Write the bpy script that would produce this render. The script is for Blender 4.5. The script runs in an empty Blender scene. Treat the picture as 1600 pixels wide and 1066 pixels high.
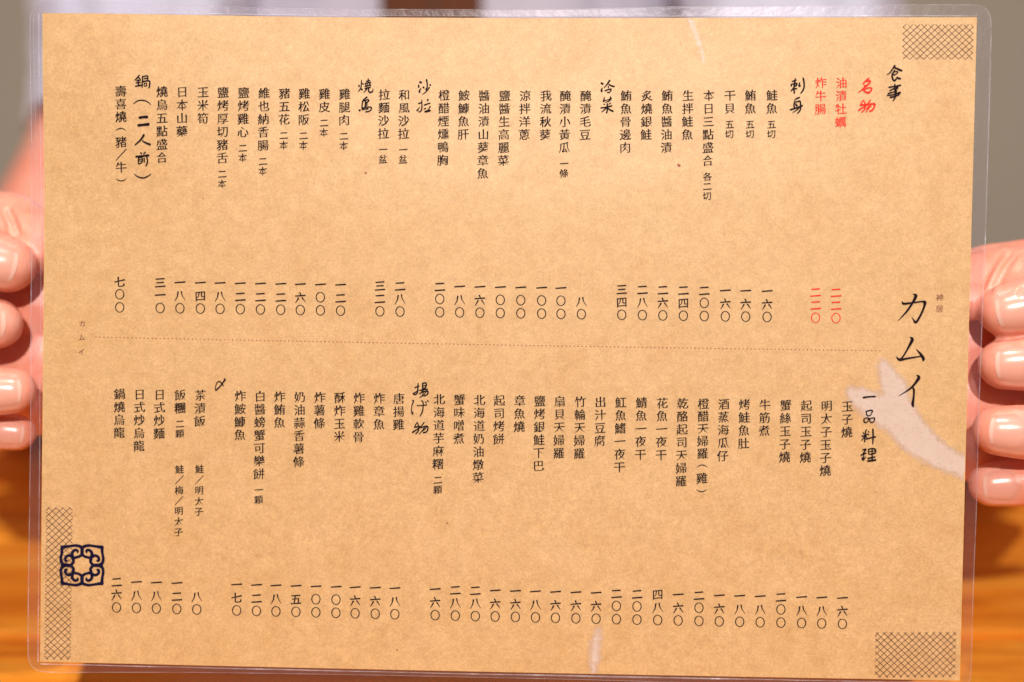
import bpy, bmesh, math, random
from mathutils import Vector, Matrix, noise
random.seed(7)
SC = bpy.context.scene
COL = SC.collection
R = math.radians

# ------------------------------------------------------------------ camera, world, lamps, exposure
PITCH = R(20.0); CAM_H = 0.30
F = 2222.2                                     # focal length in photo pixels (50 mm on a 36 mm frame, 1600 px wide)
CAM_M = Matrix.Translation((0, 0, CAM_H)) @ Matrix.Rotation(R(90) - PITCH, 4, 'X')
cam = bpy.data.cameras.new('camera'); cam.lens = 50; cam.sensor_width = 36; cam.sensor_fit = 'HORIZONTAL'
cam.clip_start = 0.01; cam.clip_end = 50
cam.dof.use_dof = True; cam.dof.focus_distance = 0.456; cam.dof.aperture_fstop = 3.3
co = bpy.data.objects.new('camera', cam); COL.objects.link(co); co.matrix_world = CAM_M
SC.camera = co

W = bpy.data.worlds.new('World'); SC.world = W; W.use_nodes = True
bgn = W.node_tree.nodes['Background']; bgn.inputs[1].default_value = 1.0
_tc = W.node_tree.nodes.new('ShaderNodeTexCoord'); _sp = W.node_tree.nodes.new('ShaderNodeSeparateXYZ'); _rp = W.node_tree.nodes.new('ShaderNodeValToRGB')
_mr = W.node_tree.nodes.new('ShaderNodeMapRange'); _mr.inputs[1].default_value = -1; _mr.inputs[2].default_value = 1
W.node_tree.links.new(_tc.outputs['Generated'], _sp.inputs[0]); W.node_tree.links.new(_sp.outputs[2], _mr.inputs[0])
W.node_tree.links.new(_mr.outputs[0], _rp.inputs[0]); W.node_tree.links.new(_rp.outputs[0], bgn.inputs[0])
_e = _rp.color_ramp.elements; _e.new(0.5); _e.new(0.62)                  # dim floor, dim walls, pale lit ceiling
for _k, (_p, _c) in enumerate(((0.30, (0.02, 0.013, 0.008)), (0.50, (0.05, 0.043, 0.038)), (0.64, (0.17, 0.155, 0.15)), (0.85, (0.40, 0.37, 0.36)))):
    _e[_k].position = _p; _e[_k].color = (*_c, 1)

def lamp(name, loc, target, power, size, color, cone=None):
    L = bpy.data.lights.new(name, 'SPOT' if cone else 'AREA')
    L.energy = power; L.color = color
    if cone:
        L.spot_size = R(cone); L.spot_blend = 0.5; L.shadow_soft_size = size
    else:
        L.shape = 'DISK'; L.size = size
    o = bpy.data.objects.new(name, L); COL.objects.link(o)
    o.location = loc
    o.rotation_euler = (Vector(target) - Vector(loc)).to_track_quat('-Z', 'Y').to_euler()
    return o
# two small ceiling spots: one behind the camera, one nearly over the table
lamp('ceiling_lamp', (0.02, -0.80, 1.14), (0.0, 0.45, 0.14), 99, 0.013, (1.0, 0.93, 0.86), 70)
lamp('ceiling_lamp', (-0.04, 0.10, 1.45), (0.0, 0.50, 0.0), 44, 0.013, (1.0, 0.92, 0.82), 90)

VS = SC.view_settings
VS.view_transform = 'Standard'; VS.look = 'None'; VS.exposure = 0.0; VS.gamma = 1.0; VS.use_curve_mapping = False
SC.render.engine = 'CYCLES'
SC.cycles.max_bounces = 8; SC.cycles.transparent_max_bounces = 12
SC.cycles.use_denoising = True

# ------------------------------------------------------------------ helpers
def cam_pt(px, py, depth):
    """world point at a measured photo pixel and a depth in metres along the optical axis"""
    return CAM_M @ Vector(((px - 800) / F * depth, (533 - py) / F * depth, -depth))

def link(name, me, mats, parent=None):
    o = bpy.data.objects.new(name, me); COL.objects.link(o)
    for m in (mats if isinstance(mats, (list, tuple)) else [mats]):
        me.materials.append(m)
    if parent is not None:
        o.parent = parent
    return o
def mesh(name, V, Fc):
    me = bpy.data.meshes.new(name); me.from_pydata([tuple(v) for v in V], [], Fc); me.update(); return me
def smooth(me):
    for p in me.polygons: p.use_smooth = True
def tag(o, label=None, cat=None, kind=None, group=None):
    if label: o['label'] = label
    if cat: o['category'] = cat
    if kind: o['kind'] = kind
    if group: o['group'] = group
    return o

# ------------------------------------------------------------------ materials
class NT:
    def __init__(self, name):
        self.m = bpy.data.materials.new(name); self.m.use_nodes = True
        self.t = self.m.node_tree; self.n = self.t.nodes; self.b = self.n['Principled BSDF']
        self.out = self.n['Material Output']
    def add(self, typ, **kw):
        nd = self.n.new(typ)
        for k, v in kw.items():
            if k.startswith('i_'):
                key = k[2:]; key = int(key) if key.isdigit() else key.replace('_', ' ')
                nd.inputs[key].default_value = v
            else: setattr(nd, k, v)
        return nd
    def l(self, a, b): self.t.links.new(a, b)
    def ramp(self, src, stops):
        r = self.add('ShaderNodeValToRGB'); el = r.color_ramp.elements
        while len(el) < len(stops): el.new(0.5)
        for e, (p, c) in zip(el, stops):
            e.position = p; e.color = (*c, 1) if len(c) == 3 else c
        self.l(src, r.inputs[0]); return r.outputs[0]
    def mix(self, fac, a, b, mode='MIX'):
        x = self.add('ShaderNodeMix', data_type='RGBA', blend_type=mode)
        for s, v in ((0, fac), (6, a), (7, b)):
            if hasattr(v, 'default_value') or hasattr(v, 'links'): self.l(v, x.inputs[s])
            else: x.inputs[s].default_value = v if s == 0 else (*v, 1)
        return x.outputs[2]
    def noise(self, vec, scale, detail=4, rough=0.55, dist=0.0):
        nd = self.add('ShaderNodeTexNoise'); nd.inputs['Scale'].default_value = scale
        nd.inputs['Detail'].default_value = detail; nd.inputs['Roughness'].default_value = rough
        nd.inputs['Distortion'].default_value = dist
        if vec is not None: self.l(vec, nd.inputs['Vector'])
        return nd.outputs[0]
    def mapping(self, scale=(1, 1, 1), rot=(0, 0, 0), coord='Object'):
        tc = self.add('ShaderNodeTexCoord'); mp = self.add('ShaderNodeMapping')
        mp.inputs['Scale'].default_value = scale; mp.inputs['Rotation'].default_value = rot
        self.l(tc.outputs[coord], mp.inputs[0]); return mp.outputs[0]
    def bump(self, h, strength, dist):
        b = self.add('ShaderNodeBump'); b.inputs['Strength'].default_value = strength
        b.inputs['Distance'].default_value = dist; self.l(h, b.inputs['Height'])
        self.l(b.outputs[0], self.b.inputs['Normal']); return b

def kraft():
    k = NT('kraft_paper'); v = k.mapping()
    big = k.noise(v, 75, 5, 0.66, 0.8)
    mid = k.noise(v, 260, 4, 0.6, 0.4)
    fib1 = k.noise(v, 520, 3, 0.7, 1.6)
    fib2 = k.noise(v, 800, 3, 0.7, 2.2)
    fine = k.noise(v, 1500, 2, 0.6)
    c = k.ramp(big, [(0.30, (0.580, 0.326, 0.122)), (0.50, (0.605, 0.356, 0.146)), (0.70, (0.640, 0.383, 0.168))])
    c = k.mix(1.0, c, k.ramp(mid, [(0.30, (0.93, 0.92, 0.90)), (0.68, (1.04, 1.05, 1.06))]), 'MULTIPLY')
    c = k.mix(1.0, c, k.ramp(fib1, [(0.30, (0.90, 0.88, 0.86)), (0.70, (1.06, 1.07, 1.09))]), 'MULTIPLY')
    c = k.mix(1.0, c, k.ramp(fib2, [(0.30, (0.91, 0.89, 0.87)), (0.70, (1.06, 1.07, 1.10))]), 'MULTIPLY')
    c = k.mix(1.0, c, k.ramp(fine, [(0.30, (0.87, 0.855, 0.84)), (0.70, (1.07, 1.085, 1.11))]), 'MULTIPLY')
    speck = k.noise(v, 420, 1, 0.5)
    c = k.mix(k.ramp(speck, [(0.79, (0, 0, 0)), (0.83, (0.45, 0.45, 0.45))]), c, (0.33, 0.15, 0.05))
    k.l(c, k.b.inputs['Base Color'])
    k.b.inputs['Roughness'].default_value = 0.75
    k.b.inputs['Specular IOR Level'].default_value = 0.2
    k.b.inputs['Coat Weight'].default_value = 1.0; k.b.inputs['Coat Roughness'].default_value = 0.50
    return k.m
def simple(name, col, rough=0.5, coat=0.0, spec=0.5):
    k = NT(name); k.b.inputs['Base Color'].default_value = (*col, 1); k.b.inputs['Roughness'].default_value = rough
    k.b.inputs['Coat Weight'].default_value = coat; k.b.inputs['Coat Roughness'].default_value = 0.22
    k.b.inputs['Specular IOR Level'].default_value = spec
    return k
def ink(name, col, var=0.22):
    k = simple(name, col, 0.9, 0.0, 0.04)
    n = k.noise(k.mapping(), 700, 3, 0.6)
    k.l(k.mix(k.ramp(n, [(0.40, (0, 0, 0)), (0.75, (var, var, var))]), col, tuple(min(1, c * 2.0 + 0.02) for c in col)), k.b.inputs['Base Color'])
    return k.m
def pale_print():
    k = NT('pale_print'); v = k.mapping()
    n = k.noise(v, 900, 3, 0.65); g = k.noise(v, 140, 3, 0.6)
    c = k.mix(n, (0.65, 0.485, 0.41), (0.74, 0.58, 0.50)); c = k.mix(k.ramp(g, [(0.35, (0, 0, 0)), (0.75, (0.5, 0.5, 0.5))]), c, (0.62, 0.44, 0.35))
    k.l(c, k.b.inputs['Base Color']); k.b.inputs['Roughness'].default_value = 0.75
    k.b.inputs['Coat Weight'].default_value = 0.35; k.b.inputs['Coat Roughness'].default_value = 0.22
    # the print is soft edged: ink density falls off across the rim (vertex attribute) and breaks up in the grain
    at = k.add('ShaderNodeAttribute', attribute_name='print_cover')
    md = k.add('ShaderNodeMath', operation='ADD'); k.l(at.outputs['Fac'], md.inputs[0])
    sub = k.add('ShaderNodeMath', operation='MULTIPLY_ADD'); k.l(n, sub.inputs[0]); sub.inputs[1].default_value = 0.9; sub.inputs[2].default_value = -0.45
    k.l(sub.outputs[0], md.inputs[1])
    a = k.ramp(md.outputs[0], [(0.20, (0, 0, 0)), (0.95, (0.80, 0.80, 0.80))])
    k.l(a, k.b.inputs['Alpha'])
    return k.m
def film(name, haze, tint, edge=False):
    k = NT(name); k.n.remove(k.b)
    tr = k.add('ShaderNodeBsdfTransparent'); tr.inputs[0].default_value = (*tint, 1)
    gl = k.add('ShaderNodeBsdfGlossy'); gl.inputs['Roughness'].default_value = 0.30; gl.inputs[0].default_value = (1, 1, 1, 1)
    df = k.add('ShaderNodeBsdfDiffuse'); df.inputs[0].default_value = (0.86, 0.84, 0.92, 1)
    n = k.noise(k.mapping((25, 25, 25)), 9, 4, 0.6)
    bp = k.add('ShaderNodeBump'); bp.inputs['Strength'].default_value = 0.5; bp.inputs['Distance'].default_value = 0.0004
    k.l(n, bp.inputs['Height']); k.l(bp.outputs[0], gl.inputs['Normal'])
    lw = k.add('ShaderNodeLayerWeight'); lw.inputs[0].default_value = 0.25
    mf = k.add('ShaderNodeMath', operation='MULTIPLY_ADD'); k.l(lw.outputs['Fresnel'], mf.inputs[0]); mf.inputs[1].default_value = 0.14; mf.inputs[2].default_value = 0.005
    m1 = k.add('ShaderNodeMixShader'); m1.inputs[0].default_value = haze
    if edge:  # whitish haze broken by noise: uneven highlights painted along rim and seam
        nn = k.noise(k.mapping(), 120, 3, 0.65)
        k.l(k.ramp(nn, [(0.35, (haze * 0.25,) * 3), (0.62, (haze,) * 3), (0.74, (min(1, haze * 3.2),) * 3)]), m1.inputs[0])
    k.l(tr.outputs[0], m1.inputs[1]); k.l(df.outputs[0], m1.inputs[2])
    m2 = k.add('ShaderNodeMixShader'); k.l(mf.outputs[0], m2.inputs[0])
    k.l(m1.outputs[0], m2.inputs[1]); k.l(gl.outputs[0], m2.inputs[2])
    k.l(m2.outputs[0], k.out.inputs[0])
    return k.m
def skin():
    k = NT('skin'); v = k.mapping()
    a = k.noise(v, 60, 4, 0.6); b = k.noise(v, 260, 3, 0.6)
    c = k.ramp(a, [(0.32, (0.80, 0.275, 0.185)), (0.55, (0.84, 0.355, 0.255)), (0.72, (0.86, 0.42, 0.325))])
    c = k.mix(k.ramp(b, [(0.45, (0, 0, 0)), (0.75, (0.35, 0.35, 0.35))]), c, (0.78, 0.24, 0.16))
    k.l(c, k.b.inputs['Base Color']); k.b.inputs['Roughness'].default_value = 0.35
    k.b.inputs['Subsurface Weight'].default_value = 0.18; k.b.inputs['Subsurface Radius'].default_value = (1.0, 0.24, 0.10)
    k.b.inputs['Subsurface Scale'].default_value = 0.003
    vo = k.add('ShaderNodeTexVoronoi'); vo.inputs['Scale'].default_value = 1900; k.l(v, vo.inputs['Vector'])
    lines = k.noise(k.mapping((900, 250, 250)), 1.0, 3, 0.6)
    mm = k.add('ShaderNodeMath', operation='ADD'); k.l(vo.outputs['Distance'], mm.inputs[0]); k.l(lines, mm.inputs[1])
    k.bump(mm.outputs[0], 0.30, 0.00022)
    return k.m
def nail(name, col, rough=0.24):
    k = NT(name); n = k.noise(k.mapping((120, 1500, 120)), 1.0, 2, 0.5)
    k.l(k.mix(n, tuple(c * 0.96 for c in col), tuple(min(1, c * 1.04) for c in col)), k.b.inputs['Base Color'])
    k.b.inputs['Roughness'].default_value = rough
    k.b.inputs['Subsurface Weight'].default_value = 0.15; k.b.inputs['Subsurface Radius'].default_value = (1, 0.4, 0.25)
    k.b.inputs['Subsurface Scale'].default_value = 0.002
    k.bump(n, 0.15, 0.0002)
    return k.m
def wood():
    k = NT('varnished_wood')
    tc = k.add('ShaderNodeTexCoord')
    at = k.add('ShaderNodeAttribute', attribute_name='plank')
    off = k.add('ShaderNodeVectorMath', operation='MULTIPLY_ADD')
    cx = k.add('ShaderNodeCombineXYZ'); k.l(at.outputs['Fac'], cx.inputs[0]); k.l(at.outputs['Fac'], cx.inputs[1]); k.l(at.outputs['Fac'], cx.inputs[2])
    k.l(cx.outputs[0], off.inputs[0]); off.inputs[1].default_value = (3.1, 1.7, 0.9); k.l(tc.outputs['Object'], off.inputs[2])
    mp = k.add('ShaderNodeMapping'); mp.inputs['Scale'].default_value = (5, 60, 60); k.l(off.outputs[0], mp.inputs[0])
    g = k.noise(mp.outputs[0], 1.0, 5, 0.62, 1.4)
    mp2 = k.add('ShaderNodeMapping'); mp2.inputs['Scale'].default_value = (22, 420, 400); k.l(off.outputs[0], mp2.inputs[0])
    f = k.noise(mp2.outputs[0], 1.0, 4, 0.65, 0.5)
    c = k.ramp(g, [(0.30, (0.62, 0.155, 0.008)), (0.48, (0.86, 0.295, 0.022)), (0.70, (0.94, 0.42, 0.050))])
    c = k.mix(1.0, c, k.ramp(f, [(0.30, (0.72, 0.66, 0.6)), (0.65, (1.05, 1.05, 1.05))]), 'MULTIPLY')
    k.l(c, k.b.inputs['Base Color'])
    k.b.inputs['Roughness'].default_value = 0.42; k.b.inputs['Specular IOR Level'].default_value = 0.3; k.b.inputs['Coat Weight'].default_value = 0.12; k.b.inputs['Coat Roughness'].default_value = 0.25
    k.bump(f, 0.12, 0.0006)
    return k.m
def cloth(name, c0, c1, stripes=False):
    k = NT(name); v = k.mapping()
    n = k.noise(v, 16, 4, 0.6); w = k.noise(v, 900, 2, 0.5)
    c = k.mix(n, c0, c1)
    k.l(c, k.b.inputs['Base Color']); k.b.inputs['Roughness'].default_value = 0.9
    k.b.inputs['Sheen Weight'].default_value = 0.2
    k.bump(w, 0.3, 0.0005)
    return k.m
def plaster():
    k = NT('plaster'); v = k.mapping()
    n = k.noise(v, 2.0, 5, 0.6); f = k.noise(v, 140, 4, 0.6)
    k.l(k.mix(n, (0.52, 0.43, 0.335), (0.60, 0.505, 0.40)), k.b.inputs['Base Color'])
    k.b.inputs['Roughness'].default_value = 0.85; k.bump(f, 0.3, 0.002)
    return k.m

M_PAPER = kraft(); M_INK = ink('black_ink', (0.013, 0.006, 0.008)); M_RED = ink('red_ink', (0.72, 0.035, 0.022), 0.25)
M_NAVY = ink('navy_ink', (0.008, 0.005, 0.024)); M_BROWN = ink('brown_ink', (0.20, 0.075, 0.05), 0.5); M_LINE = ink('line_ink', (0.085, 0.035, 0.028), 0.6)
M_DOT = ink('dot_ink', (0.30, 0.085, 0.06), 0.4)
M_PALE = pale_print()
M_FILM = film('clear_film', 0.012, (0.97, 0.955, 0.975)); M_RIM = film('film_rim', 0.22, (0.92, 0.90, 0.93), True); M_SEAM = film('film_seam', 0.28, (0.95, 0.94, 0.98), True)
M_SKIN = skin(); M_NAIL = nail('fingernail', (0.84, 0.375, 0.285)); M_NAILTIP = nail('fingernail_edge', (0.86, 0.47, 0.37))
M_WOOD = wood(); M_SHIRT = cloth('pale_shirt_cloth', (0.40, 0.40, 0.52), (0.58, 0.58, 0.70)); M_UNDER = cloth('brown_cloth', (0.085, 0.022, 0.006), (0.13, 0.04, 0.012))
M_WALL = plaster()

# ------------------------------------------------------------------ wall behind
wc = cam_pt(800, 120, 1.75)
V = []; Fc = []
nx, nz = 24, 16
for j in range(nz + 1):
    for i in range(nx + 1):
        V.append((-2.2 + 4.4 * i / nx, wc.y, -0.7 + 3.2 * j / nz))
for j in range(nz):
    for i in range(nx):
        a = j * (nx + 1) + i; Fc.append((a, a + 1, a + nx + 2, a + nx + 1))
wall = link('wall', mesh('wall', V, Fc), M_WALL); tag(wall, 'plain grey beige plaster wall behind the person', None, 'structure')

# ------------------------------------------------------------------ table
def build_table():
    bm = bmesh.new(); lay = bm.verts.layers.float.new('plank')
    y = 0.255; k = 0
    widths = [0.118, 0.1165, 0.096, 0.098, 0.092, 0.095]
    gaps = [0.001, 0.007, 0.0012, 0.001, 0.001, 0.001]
    for w in widths:
        r = bmesh.ops.create_cube(bm, size=1.0)
        vs = r['verts']
        for v in vs:
            v.co = Vector((v.co.x * 1.5, y + (v.co.y + 0.5) * (w - gaps[k]), -0.016 + v.co.z * 0.032))
        es = list({e for v in vs for e in v.link_edges})
        b = bmesh.ops.bevel(bm, geom=es, offset=0.0009, segments=2, affect='EDGES', profile=0.5)
        for v in bm.verts:
            if v.index == -1 or v[lay] == 0: v[lay] = v[lay] or (k + 1) * 0.37
        y += w; k += 1
    r = bmesh.ops.create_cube(bm, size=1.0)                 # the board under the joints
    for v in r['verts']: v.co = Vector((v.co.x * 1.48, 0.55 + v.co.y * 0.56, -0.0065 + v.co.z * 0.006)); v[lay] = 5.0
    me = bpy.data.meshes.new('tabletop'); bm.to_mesh(me); bm.free()
    root = bpy.data.objects.new('wooden_table', None); COL.objects.link(root)
    tag(root, 'glossy orange wooden plank table under the laminated menu', 'table')
    root.location = (0, 0.5, 0)
    top = link('tabletop', me, M_WOOD, root); top.location = (0, -0.5, 0)
    for sx in (-0.66, 0.66):
        for yy in (0.31, 0.79):
            b = bmesh.new(); bmesh.ops.create_cube(b, size=1.0)
            for v in b.verts: v.co = Vector((sx + v.co.x * 0.06, yy - 0.5 + v.co.y * 0.06, -0.382 + v.co.z * 0.70))
            bmesh.ops.bevel(b, geom=b.edges[:], offset=0.004, segments=2, affect='EDGES')
            m = bpy.data.meshes.new('leg'); b.to_mesh(m); b.free(); link('leg', m, M_WOOD, root)
    return root
build_table()

# ------------------------------------------------------------------ the menu: plane, outline, curl
def rod(w):
    v = Vector(w); return Matrix.Rotation(v.length, 3, v.normalized())
ROT = rod((0.02232, -0.04078, -0.01325)); TRA = Vector((-3.98534, -1.41172, -455.88968)) / 1000
PLANE = CAM_M @ (Matrix.Translation(TRA) @ ROT.to_4x4())          # sheet centre, x right, y up, z toward the reader
PN = ROT @ Vector((0, 0, 1))
RI = ROT.transposed()
def flat(px, py):
    """where a mark measured on the photo lies on the sheet (metres from the sheet's centre)"""
    d = Vector(((px - 800) / F, (533 - py) / F, -1.0))
    t = TRA.dot(PN) / d.dot(PN)
    q = RI @ (d * t - TRA)
    return q.x, q.y
def sm(t): t = max(0, min(1, t)); return t * t * (3 - 2 * t)
def curl(x, y):
    u = (x + 0.1485) / 0.297; v = (0.105 - y) / 0.21
    z = 0.0034 * sm(1 - u / 0.32) * sm(1 - v / 0.32)                 # top left corner lifts
    z -= 0.0026 * math.sin(math.pi * max(0, min(1, u))) ** 2 * sm(1 - v / 0.30)   # top edge sags back a little
    z += 0.0012 * math.sin(math.pi * max(0, min(1, u))) * sm((v - 0.6) / 0.4)
    return z
def S(px, py, dz=0.0):
    x, y = flat(px, py); return Vector((x, y, curl(x, y) + dz))
def S2(x, y, dz=0.0): return Vector((x, y, curl(x, y) + dz))

menu = bpy.data.objects.new('laminated_menu', None); COL.objects.link(menu)
base = PLANE @ Vector((0, -0.1085, 0))
menu.matrix_world = Matrix.Translation(base) @ PLANE.to_3x3().to_4x4()
tag(menu, 'laminated kraft paper menu printed in upright columns, held up by both hands', 'menu')
def on_menu(name, V, Fc, mats, parent=None, par_is_menu=True):
    V = [(v[0], v[1] + 0.1085, v[2]) for v in V]
    return link(name, mesh(name, V, Fc), mats, parent or menu)

PC = [flat(72.5, 24.0), flat(1526.5, 27), flat(1499.8, 1063.5), flat(62.6, 1034)]   # paper corners TL TR BR BL
def bil(u, v):
    x = (1 - u) * (1 - v) * PC[0][0] + u * (1 - v) * PC[1][0] + u * v * PC[2][0] + (1 - u) * v * PC[3][0]
    y = (1 - u) * (1 - v) * PC[0][1] + u * (1 - v) * PC[1][1] + u * v * PC[2][1] + (1 - u) * v * PC[3][1]
    return x, y
NU, NV = 96, 68
V = [S2(*bil(i / NU, j / NV)) for j in range(NV + 1) for i in range(NU + 1)]
Fc = [(j * (NU + 1) + i, (j + 1) * (NU + 1) + i, (j + 1) * (NU + 1) + i + 1, j * (NU + 1) + i + 1) for j in range(NV) for i in range(NU)]
n0 = len(V)
V += [v + Vector((0, 0, -0.00028)) for v in V]
Fc += [tuple(n0 + k for k in reversed(f)) for f in Fc]
rim = [i for i in range(NU + 1)] + [j * (NU + 1) + NU for j in range(1, NV + 1)] + [NV * (NU + 1) + i for i in range(NU - 1, -1, -1)] + [j * (NU + 1) for j in range(NV - 1, 0, -1)]
m0 = len(V); V += [V[a].copy() for a in rim] + [V[a + n0].copy() for a in rim]; nr = len(rim)
for k in range(nr): Fc.append((m0 + k, m0 + (k + 1) % nr, m0 + nr + (k + 1) % nr, m0 + nr + k))   # cut edge, its own corners
paper = on_menu('paper_sheet', V, Fc, M_PAPER); smooth(paper.data)
def on_paper(name, V, Fc, mats, label=None):
    o = on_menu(name, V, Fc, mats, paper)
    if label: o['label'] = label
    return o

# film border: a clear strip round the sheet, outer outline with rounded corners
def film_border():
    outer_px = [(78, 4.5), (240, 8), (440, 11.5), (800, 11.8), (1040, 8.8), (1300, 7.2), (1518, 7.2)]
    outer_px += [(1536, 10), (1546, 20), (1549.5, 38)]
    outer_px += [(1547, 150), (1541, 350), (1536, 480), (1530, 650), (1526, 800), (1522, 900), (1519, 1000), (1517.5, 1052)]
    outer_px += [(1515, 1066), (1507, 1075), (1490, 1077.5)]
    outer_px += [(1300, 1073), (1100, 1066.5), (850, 1059.5), (560, 1053.5), (300, 1050.5), (78, 1051)]
    outer_px += [(60, 1048.5), (49, 1041), (43.5, 1026)]
    outer_px += [(44, 900), (46, 760), (47.5, 620), (47.5, 500), (49.5, 300), (51.5, 150), (52.5, 36)]
    outer_px += [(56, 21), (64, 9)]
    pts = [flat(*p) for p in outer_px]
    # resample closed polyline (Catmull-Rom)
    out = []
    n = len(pts)
    for i in range(n):
        p0, p1, p2, p3 = [Vector(pts[(i + k) % n]) for k in (-1, 0, 1, 2)]
        steps = max(2, int((p2 - p1).length / 0.003))
        ta = (p2 - p0) * 0.5; tb = (p3 - p1) * 0.5
        L = (p2 - p1).length
        if ta.length > 1e-9: ta = ta.normalized() * min(ta.length, L)
        if tb.length > 1e-9: tb = tb.normalized() * min(tb.length, L)
        for s in range(steps):
            t = s / steps; t2 = t * t; t3 = t2 * t
            out.append((2 * t3 - 3 * t2 + 1) * p1 + (t3 - 2 * t2 + t) * ta + (-2 * t3 + 3 * t2) * p2 + (t3 - t2) * tb)
    def inner(p):
        hx0 = min(max(p.x, -10), 10)
        # nearest point of the paper outline, then 0.4 mm outside it
        best = None
        for a, b in zip(PC, PC[1:] + PC[:1]):
            A, B = Vector(a), Vector(b); d = B - A
            t = max(0, min(1, (p - A).dot(d) / d.length_squared)); q = A + d * t
            dd = (p - q).length
            if best is None or dd < best[0]: best = (dd, q)
        q = best[1]; return q + (p - q) * (0.00035 / max(best[0], 1e-6))
    rows = [(0.0, 0.0), (0.12, 0.00002), (0.3, -0.00002), (0.55, 0.00002), (0.8, -0.00002), (0.945, 0.0), (1.0, -0.00006)]
    V = []; Fc = []; mi = []
    N = len(out); ins = [inner(p) for p in out]
    T = 0.00030
    for side in (0, 1):
        for k, (t, dz) in enumerate(rows):
            for i, p in enumerate(out):
                q = ins[i].lerp(p, t)
                wob = 0.00018 * noise.noise(Vector((q.x * 28, q.y * 28, 3.0))) * t
                V.append(S2(q.x, q.y, 0.00010 + dz + wob - side * (T if k < len(rows) - 1 else T - 0.0001)))
    K = len(rows)
    for side in (0, 1):
        b0 = side * K * N
        for k in range(K - 1):
            for i in range(N):
                j = (i + 1) % N
                f = (b0 + k * N + i, b0 + (k + 1) * N + i, b0 + (k + 1) * N + j, b0 + k * N + j)
                Fc.append(f if side else f[::-1]); mi.append(1 if k == K - 2 else 0)
    for i in range(N):
        j = (i + 1) % N
        Fc.append(((K - 1) * N + i, (K - 1) * N + j, K * N + (K - 1) * N + j, K * N + (K - 1) * N + i)); mi.append(1)
    o = on_menu('film_border', V, Fc, [M_FILM, M_RIM])
    for p, m in zip(o.data.polygons, mi): p.material_index = m
    smooth(o.data); o['label'] = 'clear plastic laminate border'
    # seam: the ridge of film that closes against the paper's edge
    def ridge(pa, pb, off0, off1, w, n=80, seed=0):
        V = []; Fc = []
        for i in range(n + 1):
            t = i / n
            x = pa[0] + (pb[0] - pa[0]) * t; y = pa[1] + (pb[1] - pa[1]) * t
            d = Vector((pb[0] - pa[0], pb[1] - pa[1])).normalized(); nn = Vector((-d.y, d.x))
            wv = 0.35 + 0.65 * abs(noise.noise(Vector((x * 14, y * 14, seed)))) * 1.6
            off = off0 + (off1 - off0) * t + 0.00010 * noise.noise(Vector((x * 40, y * 40, seed + 5)))
            for k, (a, h) in enumerate(((-0.5, 0), (-0.2, 1), (0.2, 1), (0.5, 0))):
                q = Vector((x, y)) + nn * (off + a * w * wv)
                V.append(S2(q.x, q.y, 0.00018 + h * 0.00022))
        for i in range(n):
            for k in range(3):
                a = i * 4 + k; Fc.append((a, a + 4, a + 5, a + 1))
        return V, Fc
    for (a, b, o0, o1, w, sd) in ((PC[0], PC[1], 0.00045, 0.00035, 0.00055, 1), (PC[3], PC[0], 0.0006, 0.0011, 0.00045, 2), (PC[2], PC[3], 0.0008, 0.0007, 0.0005, 3)):
        V, Fc = ridge(a, b, o0, o1, w, 110, sd)
        s = on_menu('film_seam', V, Fc, M_SEAM); smooth(s.data)
    V, Fc = ridge((PC[3][0] * 0.35 + PC[0][0] * 0.65, PC[3][1] * 0.35 + PC[0][1] * 0.65), PC[0], 0.0022, 0.0028, 0.00030, 60, 9)
    s = on_menu('film_seam', V, Fc, M_SEAM); smooth(s.data)
film_border()

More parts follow.
